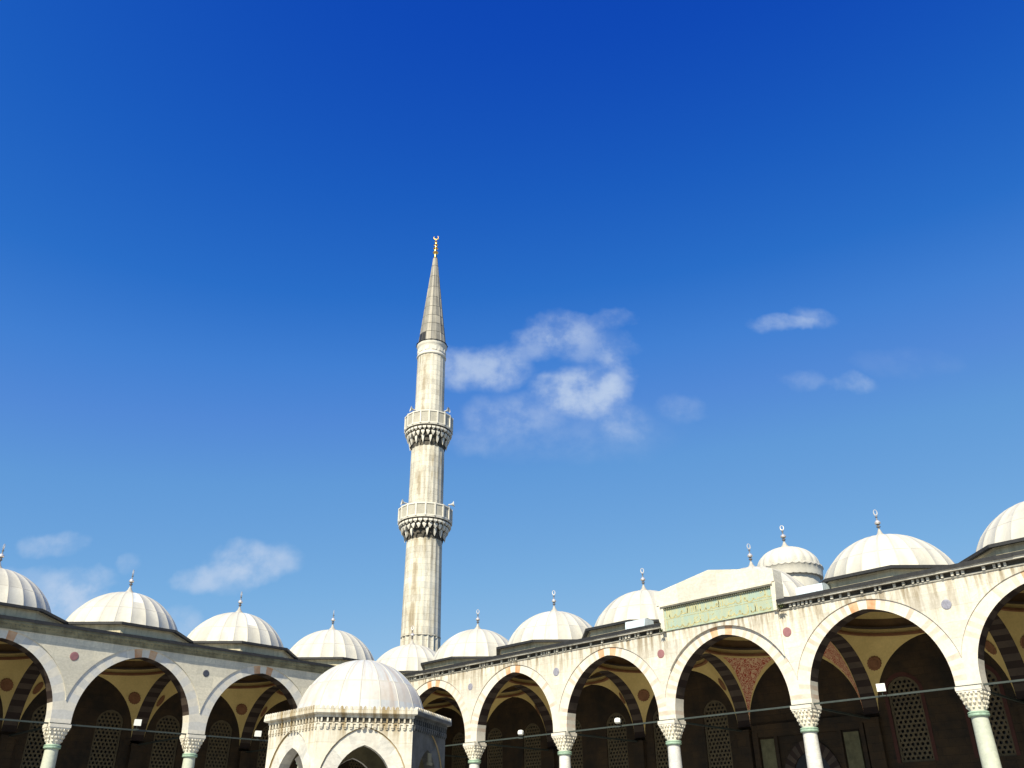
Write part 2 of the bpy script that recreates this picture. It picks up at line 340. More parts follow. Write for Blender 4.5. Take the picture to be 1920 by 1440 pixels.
def vault_meshes(hx, hy, kind):
    """one bay: pendentives, ring moulding and inner dome; origin at bay centre, z from springing"""
    def pt(t, s, off=0.):
        z = 3.65*t; wdt = width_at(1., 3.65/3.15, .25/3.15, z/3.15)
        a0 = math.atan2(wdt, 1.); a1 = PI/2-a0; a = a0+(a1-a0)*s; r = math.sqrt(1+wdt*wdt)-off
        return Vector((r*cos(a)*hx, r*sin(a)*hy, z))
    T = [0, .1, .2, .3, .38, .46, .54, .62, .69, .76, .82, .87, .91, .95, .98, 1.]
    out = []
    b = MB()
    def mf(i, j): return 1 if (j < 2 or j > 13 or i > 13) else 0
    b.grid([[pt(t, k/16) for k in range(17)] for t in T], mf=(mf if kind == 'red' else None))
    pend = b.mesh('pendentive', ('arab', 'plaster') if kind == 'red' else ('plaster',), smooth=60)
    p0 = pt(.69, .5); dt = pt(.74, .5)-pt(.64, .5); ds = pt(.69, .6)-pt(.69, .4); n = dt.cross(ds).normalized()
    if n.dot(p0) > 0: n = -n
    n.normalize(); ax = ds.normalized(); ay = n.cross(ax); b = MB()
    ctr = p0+n*.05; rim = []; N = 48
    for rr, hh in ((0, .03), (.16, .03), (.2, 0.015), (.3, .03), (.36, .0)):
        rim.append([ctr+n*hh+(ax*cos(2*PI*k/N)+ay*sin(2*PI*k/N))*(rr*(1+(.06*cos(16*2*PI*k/N) if rr > .3 else 0))) for k in range(N)])
    b.grid(rim, True); ros = b.mesh('roundel', ('rose',))
    b = MB(); N = 64
    el = lambda q, z: [(q*hx*cos(2*PI*k/N), q*hy*sin(2*PI*k/N), z) for k in range(N)]
    rows = [el(1., 3.65), el(.955, 3.67), el(.955, 3.78), el(.985, 3.80), el(.985, 3.98), el(.95, 4.0), el(.95, 4.08), el(.985, 4.1)]
    for k in range(1, 11):
        a = PI/2*k/10; rows.append(el(.985*cos(a)+.001, 4.1+2.45*sin(a)))
    b.grid(rows, True, mf=lambda i, j: (1, 1, 1, 3, 2, 2, 2, 0, 3, 0, 0, 3, 0, 0, 0, 3, 1)[min(i, 16)])
    dome = b.mesh('inner_dome', ('domepaint', 'rose', 'soff_b', 'plaster'), smooth=40)
    return pend, ros, dome

def outer_dome_mesh(br=()):
    z0, RR = 11.26, 3.24; nr = 24; b = MB(); rows = []
    zs = [12.14]; steps = 15
    a0 = math.asin((12.14-z0)/RR)
    prof = []
    for k in range(steps+1):
        a = a0+(PI/2-.035-a0)*k/steps; prof.append((RR*cos(a), z0+RR*sin(a)))
    LAP = 4
    prof2 = [(3.42, 12.06)]+prof[:LAP+1]+[(prof[LAP][0]-.035, prof[LAP][1]+.035)]+[(r-.015, z) for r, z in prof[LAP+1:]]
    for r, z in prof2:
        row = []; dw = min(.032/max(r, .3), .05)
        nrm = 1.0
        for i in range(nr):
            c_ = 2*PI*i/nr
            for da, h in ((-dw, 0), (-dw*.45, .014), (dw*.45, .014), (dw, 0)):
                row.append(((r+h*.8)*cos(c_+da), (r+h*.8)*sin(c_+da), z+h*.5))
            c_ = 2*PI*(i+.5)/nr; row.append((r*cos(c_), r*sin(c_), z))
        rows.append(row)
    pm = [random.choice((0, 0, 1)) for _ in range(nr)]; pm2 = [random.choice((0, 0, 1)) for _ in range(nr)]
    def mf(i, j):
        p, q = divmod(j, 5)
        if q < 3: return 2
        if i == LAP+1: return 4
        for (bp, b0, b1) in br:
            if p == bp and q >= 3 and b0 <= i <= b1: return 3
        pp = p
        return pm[pp] if i <= LAP else pm2[pp]
    b.grid(rows, True, mf=mf)
    b.cap(prof2[-1][0], prof2[-1][1], 24)
    return b.mesh('dome', ('lead', 'lead2', 'seam', 'leadnew', 'lap'), smooth=35)
def drum_mesh():
    """octagonal drum with overhanging dark lead eave"""
    b = MB(); k = 1/cos(PI/8)
    b.lathe([(3.38*k, 11.3), (3.38*k, 11.98)], 8, 0, a0=PI/8)
    b.lathe([(3.38*k, 11.90), (3.44*k, 11.92), (3.44*k, 11.98)], 8, 0, a0=PI/8)
    return b.mesh('drum', ('drum',))
def eave_mesh():
    b = MB(); k = 1/cos(PI/8)
    b.lathe([(3.38*k, 11.98), (3.60*k, 11.95), (3.66*k, 11.95), (3.66*k, 12.08), (3.42*k, 12.10)], 8, 0, a0=PI/8)
    b.grid([[(3.42*k*cos(PI/8+2*PI*i/8), 3.42*k*sin(PI/8+2*PI*i/8), 12.10) for i in range(8)], [(3.1*cos(PI/8+2*PI*i/8), 3.1*sin(PI/8+2*PI*i/8), 12.14) for i in range(8)]], True)
    return b.mesh('eave', ('lead_edge',))
def finial_mesh(s=1., top='ring'):
    b = MB()
    P = [(.30, 0), (.26, .06), (.12, .22), (.07, .36), (.045, .42)]
    b.lathe([(r*s, z*s) for r, z in P], 16, 0)
    P = [(.045, .42), (.04, .50), (.09, .52), (.10, .56), (.05, .60), (.04, .63), (.11, .67), (.145, .74), (.11, .82), (.05, .87), (.03, .93), (.025, 1.0), (.055, 1.02), (.055, 1.06), (.022, 1.08), (.02, 1.14)]
    b.lathe([(r*s, z*s) for r, z in P], 14, 0, mf=lambda i, j: 1 if i < 6 else (2 if i < 9 else 1))
    # closed horn on top
    N = 26; pts = []
    for k in range(N):
        a = -PI/2+2*PI*k/N
        wd = .018+.022*(.5-.5*sin(a)) if True else .03
        pts.append((cos(a)*.085, 1.27+sin(a)*.14, wd))
    rows = []
    for x, z, wd in pts:
        q = math.atan2((z-1.27)/.14, x/.085)
        rows.append([((x+cos(q)*wd*cos(t))*s, sin(t)*wd*s*.8, (z+sin(q)*wd*cos(t))*s) for t in (0, PI/3, 2*PI/3, PI, 4*PI/3, 5*PI/3)])
    rows.append(rows[0]); b.grid(rows, True, 2)
    return b.mesh('finial', ('finc', 'fin', 'finb'), smooth=40)

def column_meshes():
    b = MB()
    b.box(-.55, .55, -.55, .55, 0, .18, 1)
    b.lathe([(.52, .18), (.54, .26), (.50, .34), (.42, .40), (.44, .46), (.37, .52)], 32, 1)
    b.lathe([(.345, .52), (.345, 2.5), (.325, 4.5), (.30, 5.78)], 32, 0)
    base = b
    sh = b.mesh('column_shaft', ('col_w', 'cap'), smooth=40); 
    me2 = sh.copy(); me2.materials[0] = MT['col_g']
    b = MB(); b.lathe([(.31, 5.76), (.37, 5.78), (.39, 5.83), (.37, 5.88), (.39, 5.91), (.36, 5.95), (.31, 5.96)], 32)
    ring = b.mesh('collar', ('verd',), smooth=50)
    b = MB()
    def sq(r, z, e, n=40):
        o = []
        for k in range(n):
            a = 2*PI*k/n; c, s_ = cos(a), sin(a); q = (abs(c)**e+abs(s_)**e)**(-1/e); o.append((r*q*c, r*q*s_, z))
        return o
    rows = [sq(.30, 5.95, 2), sq(.32, 6.08, 2.2), sq(.34, 6.2, 2.6), sq(.37, 6.32, 3.2), sq(.40, 6.46, 4.5), sq(.43, 6.60, 8), sq(.44, 6.64, 10)]
    b.grid(rows, True)
    for ti, (z1, hh, r, e, n, wd) in enumerate(((6.16, .15, .355, 2.2, 12, .085), (6.33, .17, .395, 2.8, 16, .085), (6.50, .17, .43, 4.5, 16, .09), (6.64, .15, .455, 8, 20, .085))):
        for k in range(n):
            a = 2*PI*(k+.5*(ti % 2))/n; c, s_ = cos(a), sin(a); q = (abs(c)**e+abs(s_)**e)**(-1/e)
            x, y = r*q*c, r*q*s_; T = Matrix.Translation((x, y, z1)) @ Matrix.Rotation(a, 4, 'Z')
            v = [(-.07, -wd/2, 0), (.03, -wd/2, 0), (.03, wd/2, 0), (-.07, wd/2, 0), (.03, -wd/2, -hh*.45), (.03, wd/2, -hh*.45), (-.05, 0, -hh)]
            b.add([T @ Vector(p) for p in v], [(0, 1, 2, 3), (1, 4, 5, 2), (0, 6, 4, 1), (3, 2, 5, 6), (4, 6, 5), (0, 3, 6)])
    capm = b.mesh('capital', ('cap',))
    b = MB(); b.box(-.47, .47, -.47, .47, 6.64, 6.70); b.box(-.49, .49, -.49, .49, 6.70, SPR)
    ab = b.mesh('abacus', ('v_a',))
    return sh, me2, ring, capm, ab

def window_meshes():
    half, zb, zs, za = .78, 4.85, 8.05, 8.66   # half width, bottom, spring, apex
    h = za-zs
    def wid(z): return half if z <= zs else width_at(half, h*1.0, 0., z-zs) if h > half else half*math.sqrt(max(0, 1-((z-zs)/h)**1.6))
    oc = [(-half, zb), (-half, zs)]
    n = 8
    up = [(half*(1-(k/n)**1.0) if False else wid(zs+h*(sin(PI/2*k/n))), zs+h*sin(PI/2*k/n)) for k in range(1, n+1)]
    outline = [(-half, zb), (-half, zs)]+[(-x, z) for x, z in up[:-1]]+[(0, za)]+[(x, z) for x, z in reversed(up[:-1])]+[(half, zs), (half, zb)]
    cx, cz = 0, 6.7
    inn = []
    for x, z in outline:
        if z <= zb: inn.append((x*(half-.1)/half, z+.1))
        elif z <= zs: inn.append((x*(half-.1)/half, z))
        else: inn.append((x*(half-.1)/half, zs+(z-zs)*(h-.1)/h))
    b = MB()
    N = len(outline)
    for k in range(N):
        o0, o1, i0, i1 = outline[k], outline[(k+1) % N], inn[k], inn[(k+1) % N]
        b.poly((o0[0], 0, o0[1]), (o1[0], 0, o1[1]), (i1[0], 0, i1[1]), (i0[0], 0, i0[1]))
        b.poly((i0[0], 0, i0[1]), (i1[0], 0, i1[1]), (i1[0], .06, i1[1]), (i0[0], .06, i0[1]))
    fr = b.mesh('window_frame', ('lattice',))
    b = MB(); p = .232; R1 = p/math.sqrt(3)
    hb = half-.09
    def clampp(x, z):
        z = min(max(z, zb+.09), za-.1); wmax = hb if z <= zs else max(.0, wid(zs+(z-zs)*h/(h-.1))*hb/half)
        return (min(max(x, -wmax), wmax), z)
    row = 0; z = zb+.16
    while z < za:
        for i in range(-5, 6):
            x = i*p+(p/2 if row % 2 else 0)
            if abs(x) > hb+p*.3 or (z > zs and abs(x) > wid(min(za-.01, z))+p*.2): continue
            O_ = [clampp(x+R1*cos(PI/6+k*PI/3), z+R1*sin(PI/6+k*PI/3)) for k in range(6)]
            I_ = [clampp(x+.080*cos(PI/6+k*PI/3), z+.080*sin(PI/6+k*PI/3)) for k in range(6)]
            for k in range(6):
                a, c_, d, e = O_[k], O_[(k+1) % 6], I_[(k+1) % 6], I_[k]
                b.poly((a[0], .03, a[1]), (c_[0], .03, c_[1]), (d[0], .03, d[1]), (e[0], .03, e[1]))
                b.poly((e[0], .03, e[1]), (d[0], .03, d[1]), (d[0], .10, d[1]), (e[0], .10, e[1]))
        z += p*.866; row += 1
    la = b.mesh('lattice', ('lattice',))
    b = MB(); b.poly(*[(x, .22, z) for x, z in outline]); gl = b.mesh('window_pane', ('dark',))
    b = MB(); big = [(x*(half+.17)/half, z if z <= zs else zs+(z-zs)*(h+.2)/h) for x, z in outline]
    for k in range(N-1):
        o0, o1, i0, i1 = big[k], big[k+1], outline[k], outline[k+1]
        q = ((o0[0], -.02, o0[1]), (o1[0], -.02, o1[1]), (i1[0], -.02, i1[1]), (i0[0], -.02, i0[1]))
        b.poly(*q); b.poly(q[0], q[1], (o1[0], .02, o1[1]), (o0[0], .02, o0[1])); b.poly(q[3], q[2], (i1[0], .02, i1[1]), (i0[0], .02, i0[1]))
    su = b.mesh('window_surround', ('surr',))
    return fr, la, gl, su, outline

TV = transverse_mesh(); SH_W, SH_G, RING, CAP, ABA = column_meshes(); WFR, WLA, WGL, WSU, WOUT = window_meshes()
DRUM, EAVE, FIN = drum_mesh(), eave_mesh(), finial_mesh()

BW = 7.2        # gallery back wall plane
def build_wing(root, cols, side, xmin, xmax, portal=None, corner=False, redbay=None, surround=(), meds=(), domebr={}, rods=True, lastcol=True):
    """root: Empty; local x along the arcade, local y into the gallery"""
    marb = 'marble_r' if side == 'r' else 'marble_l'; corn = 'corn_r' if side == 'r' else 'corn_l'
    wall = MB(); back = MB(); roof = MB()
    ZT = 11.0
    bays = [(cols[i], cols[i+1]) for i in range(len(cols)-1)]
    for bi, (a, c) in enumerate(bays):
        ctr = (a+c)/2; half = (c-a)/2-.49
        xl = max(a, xmin)-ctr; xr = min(c, xmax)-ctr
        isp = portal == bi
        yf = -.13 if isp else 0.
        me, ex = arch_meshes(half, xl, xr, side)
        put('arch', me, root, (ctr, 0, SPR))
        px0, px1 = (-3.10, 3.10) if isp else (None, None)
        cl_ = [(min(max(x, xl), xr), z) for x, z in ex]
        for j in range(len(cl_)-1):
            (x0, z0), (x1, z1) = cl_[j], cl_[j+1]
            if abs(x1-x0) < 1e-6: continue
            wall.poly((ctr+x0, 0, SPR+z0), (ctr+x1, 0, SPR+z1), (ctr+x1, 0, ZT), (ctr+x0, 0, ZT))
            wall.poly((ctr+x0, 0, SPR+z0), (ctr+x1, 0, SPR+z1), (ctr+x1, .05, SPR+z1), (ctr+x0, .05, SPR+z0))
            wall.poly((ctr+x0, .76, SPR+z0), (ctr+x1, .76, SPR+z1), (ctr+x1, .76, 11.38), (ctr+x0, .76, 11.38))
    # portal slab standing proud of the facade, closing strip above the wall
    if portal is not None:
        a, c = bays[portal]; ctr = (a+c)/2; half = (c-a)/2-.49; ex = arch_curve(half+.60, 3.97, .25, NV)
        b = MB(); P0, P1 = 21.13-ctr, 27.32-ctr
        sel = [(x, z) for x, z in ex if P0 < x < P1]
        zl = width_at; 
        def zat(xx):
            for j in range(len(ex)-1):
                if ex[j][0] <= xx <= ex[j+1][0] and ex[j+1][0] > ex[j][0]:
                    t = (xx-ex[j][0])/(ex[j+1][0]-ex[j][0]); return ex[j][1]+t*(ex[j+1][1]-ex[j][1])
            return 0
        sel = [(P0, zat(P0))]+sel+[(P1, zat(P1))]
        yf = -.09; TOP = 11.02
        for j in range(len(sel)-1):
            (x0, z0), (x1, z1) = sel[j], sel[j+1]
            b.poly((ctr+x0, yf, SPR+z0), (ctr+x1, yf, SPR+z1), (ctr+x1, yf, TOP), (ctr+x0, yf, TOP))
            b.poly((ctr+x0, yf, SPR+z0), (ctr+x1, yf, SPR+z1), (ctr+x1, -.003, SPR+z1), (ctr+x0, -.003, SPR+z0))
        for P, q in ((P0, sel[0][1]), (P1, sel[-1][1])):
            b.poly((ctr+P, yf, SPR+q), (ctr+P, -.003, SPR+q), (ctr+P, -.003, TOP), (ctr+P, yf, TOP))
        pw = put('portal_front', b.mesh('portal_front', (marb,)), root, label='marble portal front standing proud of the arcade under a gable')
        # gable: jambs, moulded band, pediment
        b = MB(); y1 = .5
        X0, X1 = 20.72, 27.50
        pts = [(X0+.08, 12.32), (X1-.02, 12.32), (X1, 12.90), (24.05, 13.55), (X0, 12.98)]
        b.poly(*[(x, -.30, z) for x, z in pts]); b.poly(*[(x, y1, z) for x, z in pts])
        for k in range(5):
            p, q = pts[k], pts[(k+1) % 5]; b.poly((p[0], -.30, p[1]), (q[0], -.30, q[1]), (q[0], y1, q[1]), (p[0], y1, p[1]))
        for z0, z1, yy in ((12.22, 12.32, -.36), (12.17, 12.22, -.28)): b.box(21.0, 27.36, yy, -.1, z0, z1, 0)
        for k in range(52): b.box(21.22+k*.118, 21.22+k*.118+.07, -.24, -.14, 12.08, 12.17, 1)
        # flaring jambs at both ends
        for (xa, xb, xc, xd) in ((20.72, 21.16, 21.16, 20.98), (27.24, 27.50, 27.40, 27.24)):
            q = [(xa, 12.32), (xb, 12.32), (xc, 11.02), (xd, 11.02)]
            b.poly(*[(x, -.26, z) for x, z in q]); b.poly(*[(x, y1, z) for x, z in q])
            for k in range(4):
                p, r_ = q[k], q[(k+1) % 4]; b.poly((p[0], -.26, p[1]), (r_[0], -.26, r_[1]), (r_[0], y1, r_[1]), (p[0], y1, p[1]))
        put('gable', b.mesh('gable', ('gable', 'corn_l')), root, label='plain cream marble gable with two low slopes over the inscription')
        b = MB(); b.box(21.16, 27.24, -.16, -.1, 11.03, 12.17); ip = put('inscription_panel', b.mesh('inscription_panel', ('panel',)), root, label='turquoise green panel with two lines of gilded script')
        b = MB()
        rnd = random.Random(3)
        def stroke(P, wd):
            n = len(P)
            for i in range(n-1):
                (x0, z0), (x1, z1) = P[i], P[i+1]; dx, dz = x1-x0, z1-z0; l = math.hypot(dx, dz)+1e-6; nx, nz = -dz/l*wd/2, dx/l*wd/2
                b.poly((x0+nx, -.168, z0+nz), (x1+nx, -.168, z1+nz), (x1-nx, -.168, z1-nz), (x0-nx, -.168, z0-nz))
        b.box(21.2, 27.2, -.167, -.158, 11.585, 11.605)
        for zr in (11.08, 11.64):
            x = 21.3
            while x < 27.0:
                k = rnd.random(); wd = .05
                if k < .38: stroke([(x, zr+.05), (x+.01, zr+.25), (x-.02, zr+.42+rnd.random()*.06)], wd); x += .09+rnd.random()*.06
                elif k < .75:
                    r = .09+rnd.random()*.09
                    stroke([(x+r+r*cos(t), zr+.17-r*.2+r*.9*sin(t)) for t in [PI+PI*q/8 for q in range(9)]], wd); x += 2*r+.03
                elif k < .88: stroke([(x, zr+.1), (x+.14, zr+.08), (x+.3, zr+.12), (x+.36, zr+.2)], wd); stroke([(x+.1, zr+.3), (x+.22, zr+.36)], wd*.8); x += .36
                else:
                    r = .05; stroke([(x+r+r*cos(t), zr+.2+r*sin(t)) for t in [2*PI*q/8 for q in range(9)]], wd); stroke([(x, zr+.1), (x+.18, zr+.06)], wd); x += .16
                if rnd.random() < .5: b.box(x, x+.035, -.168, -.158, zr+rnd.choice((0.02, .33)), zr+rnd.choice((.05, .37)))
        put('lettering', b.mesh('lettering', ('gilt',), weld=False), ip)
    if side == 'r':   # corner block and end block
        wall.box(-.76, cols[0], 0.001, .76, SPR, 11.38); 
    wall.box(cols[-1] if side == 'r' else cols[0]-.4, (cols[-1]+.4) if side == 'r' else cols[0], 0, .76, SPR, 11.38)
    put('facade_wall', wall.mesh('facade_wall', (marb,)), root)
    # cornice with dentils, interrupted at the portal
    runs = [(xmin, 20.95), (27.46, xmax)] if portal is not None else [(xmin, xmax)]
    if side == 'r': runs[0] = (0.36, 20.95)
    else: runs = [(xmin, -.002)]
    b = MB(); e = MB()
    for (x0, x1) in runs:
        if side == 'r': prof = [(0, 10.98), (-.05, 10.99), (-.07, 11.04), (-.07, 11.03), (-.01, 11.03), (-.01, 11.20), (-.24, 11.20), (-.27, 11.22), (-.28, 11.31), (-.31, 11.33), (-.31, 11.36), (.76, 11.36)]
        else: prof = [(0, 10.86), (-.05, 10.87), (-.06, 10.92), (-.10, 10.98), (-.17, 11.06), (-.25, 11.13), (-.27, 11.15), (-.27, 11.24), (-.30, 11.26), (-.30, 11.29), (.76, 11.36)]
        b.grid([[(x, y, z) for x in (x0, x1)] for y, z in prof], mf=lambda i, j: 1 if (side == 'r' and i in (3, 4, 5)) else 0)  # right wing: dentil shade is painted onto the backing
        for x in (x0, x1): b.poly(*[(x, y, z) for y, z in prof], (x, .76, prof[0][1]))
        n = int((x1-x0)/.2)
        for k in range(n):
            xx = x0+.1+k*(x1-x0-.1)/n
            if side == 'r': (b.box(xx, xx+.085+.03*random.random(), -.10-.05*random.random(), -.012, 11.05, 11.20) if random.random() < .5 else None)
            elif 0 <= k: b.box(xx, xx+.06, -.20, -.10, 11.02, 11.09, 0)
        zt = 11.36 if side == 'r' else 11.295
        e.box(x0-.02 if side == 'r' else x0, x1, -.315, .6, zt+.004, zt+.085)
        # slightly uneven turned-down lead lip
        k = x0
        while k < x1-.3:
            L_ = .55+.3*random.random(); e.box(k, min(k+L_, x1), -.328-random.random()*.010, -.315, zt-.05-random.random()*.025, zt+.095); k += L_+.004
    put('cornice', b.mesh('cornice', (corn, 'recess_shade')), root)
    put('lead_flashing', e.mesh('lead_flashing', ('lead_edge',)), root)
    # back wall with window openings
    wins = []; seg = []
    allb = list(bays)
    if corner: allb = [(-7.58, -.38)]+allb if side == 'r' else allb+[(.38, 7.58)]
    for bi, (a, c) in enumerate(allb):
        ctr = (a+c)/2; isp = (portal is not None and bi == portal+(1 if corner else 0))
        xs = [] if isp else [ctr-1.75, ctr+1.75]
        x0, x1 = a, c; cur = x0
        for wx in xs:
            back.poly((cur, BW, 0), (wx-.78, BW, 0), (wx-.78, BW, 11.38), (cur, BW, 11.38)); cur = wx+.78
            back.poly((wx-.78, BW, 0), (wx+.78, BW, 0), (wx+.78, BW, 4.85), (wx-.78, BW, 4.85))
            top = WOUT[1:-1]
            for j in range(len(top)-1):
                p, q = top[j], top[j+1]
                back.poly((wx+p[0], BW, p[1]), (wx+q[0], BW, q[1]), (wx+q[0], BW, 11.38), (wx+p[0], BW, 11.38))
            for j in range(len(WOUT)):
                p, q = WOUT[j], WOUT[(j+1) % len(WOUT)]
                back.poly((wx+p[0], BW, p[1]), (wx+q[0], BW, q[1]), (wx+q[0], BW+.3, q[1]), (wx+p[0], BW+.3, p[1]))
            f_ = put('window', WFR, root, (wx, BW+.08, 0)); put('lattice', WLA, f_); put('window_pane', WGL, f_)
            if (bi in surround): put('window_surround', WSU, f_, (0, -.08, 0))
        back.poly((cur, BW, 0), (x1, BW, 0), (x1, BW, 11.38), (cur, BW, 11.38))
    xa, xb = allb[0][0]-(1.0 if side == 'r' and corner else 0), allb[-1][1]
    if side == 'l': xa, xb = allb[0][0], 7.2
    back.box(xa, xb, BW+.302, BW+1.1, 0, 11.36)
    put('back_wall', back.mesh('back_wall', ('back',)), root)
    # vaults, domes
    for bi, (a, c) in enumerate(allb):
        if side == 'l' and bi == len(allb)-1 and corner: continue      # the corner bay belongs to the right wing
        isc = corner and bi == 0 and side == 'r'
        ctr = -3.98 if isc else (a+c)/2
        hx = 3.22 if isc else (c-a)/2-.38; hy = 3.22
        kind = 'red' if bi == redbay else 'cream'
        pe, ro, dm = vault_meshes(hx, hy, kind)
        vt = put('vault', dm, root, (ctr, .76+hy, SPR))
        for k in range(4):
            sx, sy = ((1, 1), (-1, 1), (-1, -1), (1, -1))[k]
            p = put('pendentive', pe, vt); p.scale = (sx, sy, 1)
            if kind == 'red': p['label'] = 'pendentive painted with red arabesques and a cream border'
            else: q = put('roundel', ro, vt); q.scale = (sx, sy, 1)
        # roof slab with hole
        N = 32; outer = []; inner = []
        for k in range(N):
            t = 2*PI*(k+.5)/N; cx_, sy_ = cos(t), sin(t); q = 1/max(abs(cx_)/((c-a)/2 if not isc else 3.6), abs(sy_)/3.9)
            outer.append((ctr+q*cx_, 3.98+q*sy_, 11.37)); inner.append((ctr+3.3*cx_, 3.98+3.3*sy_, 11.37))
        roof.grid([outer, inner], True)
        dc = (ctr if not isc else -3.85, 3.85)
        dcz = 0.
        if bi == (portal+1 if portal is not None else -9): dc = (24.0, 4.25); dcz = .02
        dm_ = put('dome', outer_dome_mesh(domebr.get(bi, ())), root, (dc[0], dc[1], dcz), rz=-R(90)*(1 if side == 'l' else 0))
        put('drum', DRUM, dm_); put('eave', EAVE, dm_)
        put('finial', FIN, dm_, (0, 0, 14.48), rz=(R(40) if side == 'r' else R(130))+.3*random.random())
    put('roof', roof.mesh('roof', ('roof',)), root)
    for i, cx_ in enumerate(cols):
        if side == 'l' and i == len(cols)-1:
            put('transverse_arch', TV, root, (cx_, 3.98, SPR)); continue
        green = (i in (5,)) if side == 'r' else True
        c_ = put('column', SH_G if green else SH_W, root, (cx_, .38, 0))
        put('collar', RING, c_); put('capital', CAP, c_); put('abacus', ABA, c_)
        put('transverse_arch', TV, root, (cx_, 3.98, SPR))
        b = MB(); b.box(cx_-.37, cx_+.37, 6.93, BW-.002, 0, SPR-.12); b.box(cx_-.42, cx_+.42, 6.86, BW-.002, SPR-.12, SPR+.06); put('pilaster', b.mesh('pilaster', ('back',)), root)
    # iron tie rods along the front and across the gallery
    for bi, (a, c) in enumerate(bays):
        b = MB(); b.box(a+.49, c-.49, .16, .23, 6.84, 6.91); put('tie_rod', b.mesh('tie_rod', ('iron',)), root)
    for cx_ in cols:
        b = MB(); b.box(cx_-.04, cx_+.04, .86, BW-.01, 6.83, 6.91); put('tie_rod', b.mesh('tie_rod', ('iron',)), root)
        if not (side == 'l' and cx_ == cols[-1]):
            b = MB(); b.box(max(cx_-.5, xmin), min(cx_+.5, xmax) if side == 'l' else cx_+.5, -.012, -.002, 6.86, 6.90); put('iron_strap', b.mesh('iron_strap', ('iron',)), root)
    for (mx, mk, mr) in meds:
        b = MB(); N = 32; b.grid([[(q*cos(2*PI*k/N), yy, q*sin(2*PI*k/N)) for k in range(N)] for q, yy in ((.0001, -.02), (mr*.8, -.02), (mr, -.012), (mr, .0))], True)
        put('medallion', b.mesh('medallion', (mk,)), root, (mx, -.003, 10.01))
    # wall added across the cut gallery end to keep sun out
    b = MB(); ex_ = cols[-1] if side == 'r' else cols[0]
    b.box(ex_-.3+(.4 if side == 'r' else -.4), ex_+.3+(.4 if side == 'r' else -.4), .77, BW, 0, 11.36); put('added_end_wall', b.mesh('added_end_wall', ('back',)), root)

RC = [-.38, 6.64, 13.64, 20.64, 27.73, 34.73, 41.73]
right = thing('arcade', 'sunlit cream marble arcade with a gabled green inscription panel over its middle arch', 'arcade')
build_wing(right, RC, 'r', 0., 42.13, portal=3, corner=True, redbay=4, surround=(5, 6),
           meds=((6.60, 'med_b', .20), (13.55, 'med_b', .22), (20.62, 'med_r', .21), (27.60, 'med_r', .21), (34.66, 'med_b', .20)),
           domebr={1: ((17, 8, 14),), 2: ((19, 7, 12),), 3: ()})
LC = [.38-7.065*k for k in range(6)][::-1]
LC = [-34.84, -27.81, -20.78, -13.75, -6.72, .38]
left = thing('arcade', 'grey arcade in raking light left of the minaret, under a mossy cornice darkened with painted shade', 'arcade', rz=R(90))
build_wing(left, LC, 'l', -35.24, 0., corner=True,
           meds=((-20.85, 'med_r', .21), (-13.75, 'med_k', .18), (-6.72, 'med_r', .18)),
           domebr={2: ((23, 8, 12),), 3: ((23, 7, 14),), 4: ()})

# portal inside the gallery (bay behind the gable): frame, side panels, striped door arch
b = MB()
b.box(21.15, 27.25, 7.02, 7.197, 6.72, 7.10); b.box(21.15, 21.45, 7.02, 7.197, 0, 6.72); b.box(26.95+.1, 27.25, 7.02, 7.197, 0, 6.72)
b.box(25.85, 26.05, 7.06, 7.197, 0, 6.50); b.box(22.35, 22.55, 7.06, 7.197, 0, 6.50); b.box(21.45, 27.05, 7.06, 7.197, 6.50, 6.72)
pt_ = put('portal_frame', b.mesh('portal_frame', ('back',)), right)
for x0 in (26.15, 21.55):
    b = MB(); b.box(x0, x0+.78, 7.10, 7.199, .5, 6.38); put('side_panel', b.mesh('side_panel', ('tree',)), pt_)
b = MB(); cv = arch_curve(1.05, 1.3, 0, 10); cw = arch_curve(1.55, 1.85, 0, 10)
for j in range(1, len(cv)-2):
    q = [(24.2+cv[j][0], 7.1, 4.4+cv[j][1]), (24.2+cv[j+1][0], 7.1, 4.4+cv[j+1][1]), (24.2+cw[j+1][0], 7.1, 4.4+cw[j+1][1]), (24.2+cw[j][0], 7.1, 4.4+cw[j][1])]
    b.poly(*q, mi=j % 2); b.poly(q[0], q[1], (q[1][0], 7.19, q[1][2]), (q[0][0], 7.19, q[0][2]), mi=j % 2); b.poly(q[3], q[2], (q[2][0], 7.19, q[2][2]), (q[3][0], 7.19, q[3][2]), mi=j % 2)
put('door_arch', b.mesh('door_arch', ('soff_a', 'soff_b')), pt_)
b = MB(); b.poly((24.2-1.05, 7.17, 0), (24.2+1.05, 7.17, 0), *[(24.2+x, 7.17, 4.4+z) for x, z in reversed(cv)]); put('door', b.mesh('door', ('dark',)), pt_)
# bright zinc flashing boxes on the roof edge beside the gable
for (x0, x1, z1) in ((28.45, 29.75, 11.86), (18.70, 19.95, 11.90)):
    b = MB(); n = 9
    b.grid([[(x0+(x1-x0)*k/n, y+.02*random.random(), z+.02*random.random()) for k in range(n+1)] for y, z in ((-.28, 11.46), (-.24, z1-.06), (.0, z1), (.5, z1-.05), (.6, 11.5))])
    for x in (x0, x1): b.poly((x, -.27, 11.46), (x, -.23, z1-.06), (x, 0, z1), (x, .5, z1-.05), (x, .6, 11.5))
    put('zinc_flashing', b.mesh('zinc_flashing', ('zinc',)), right)
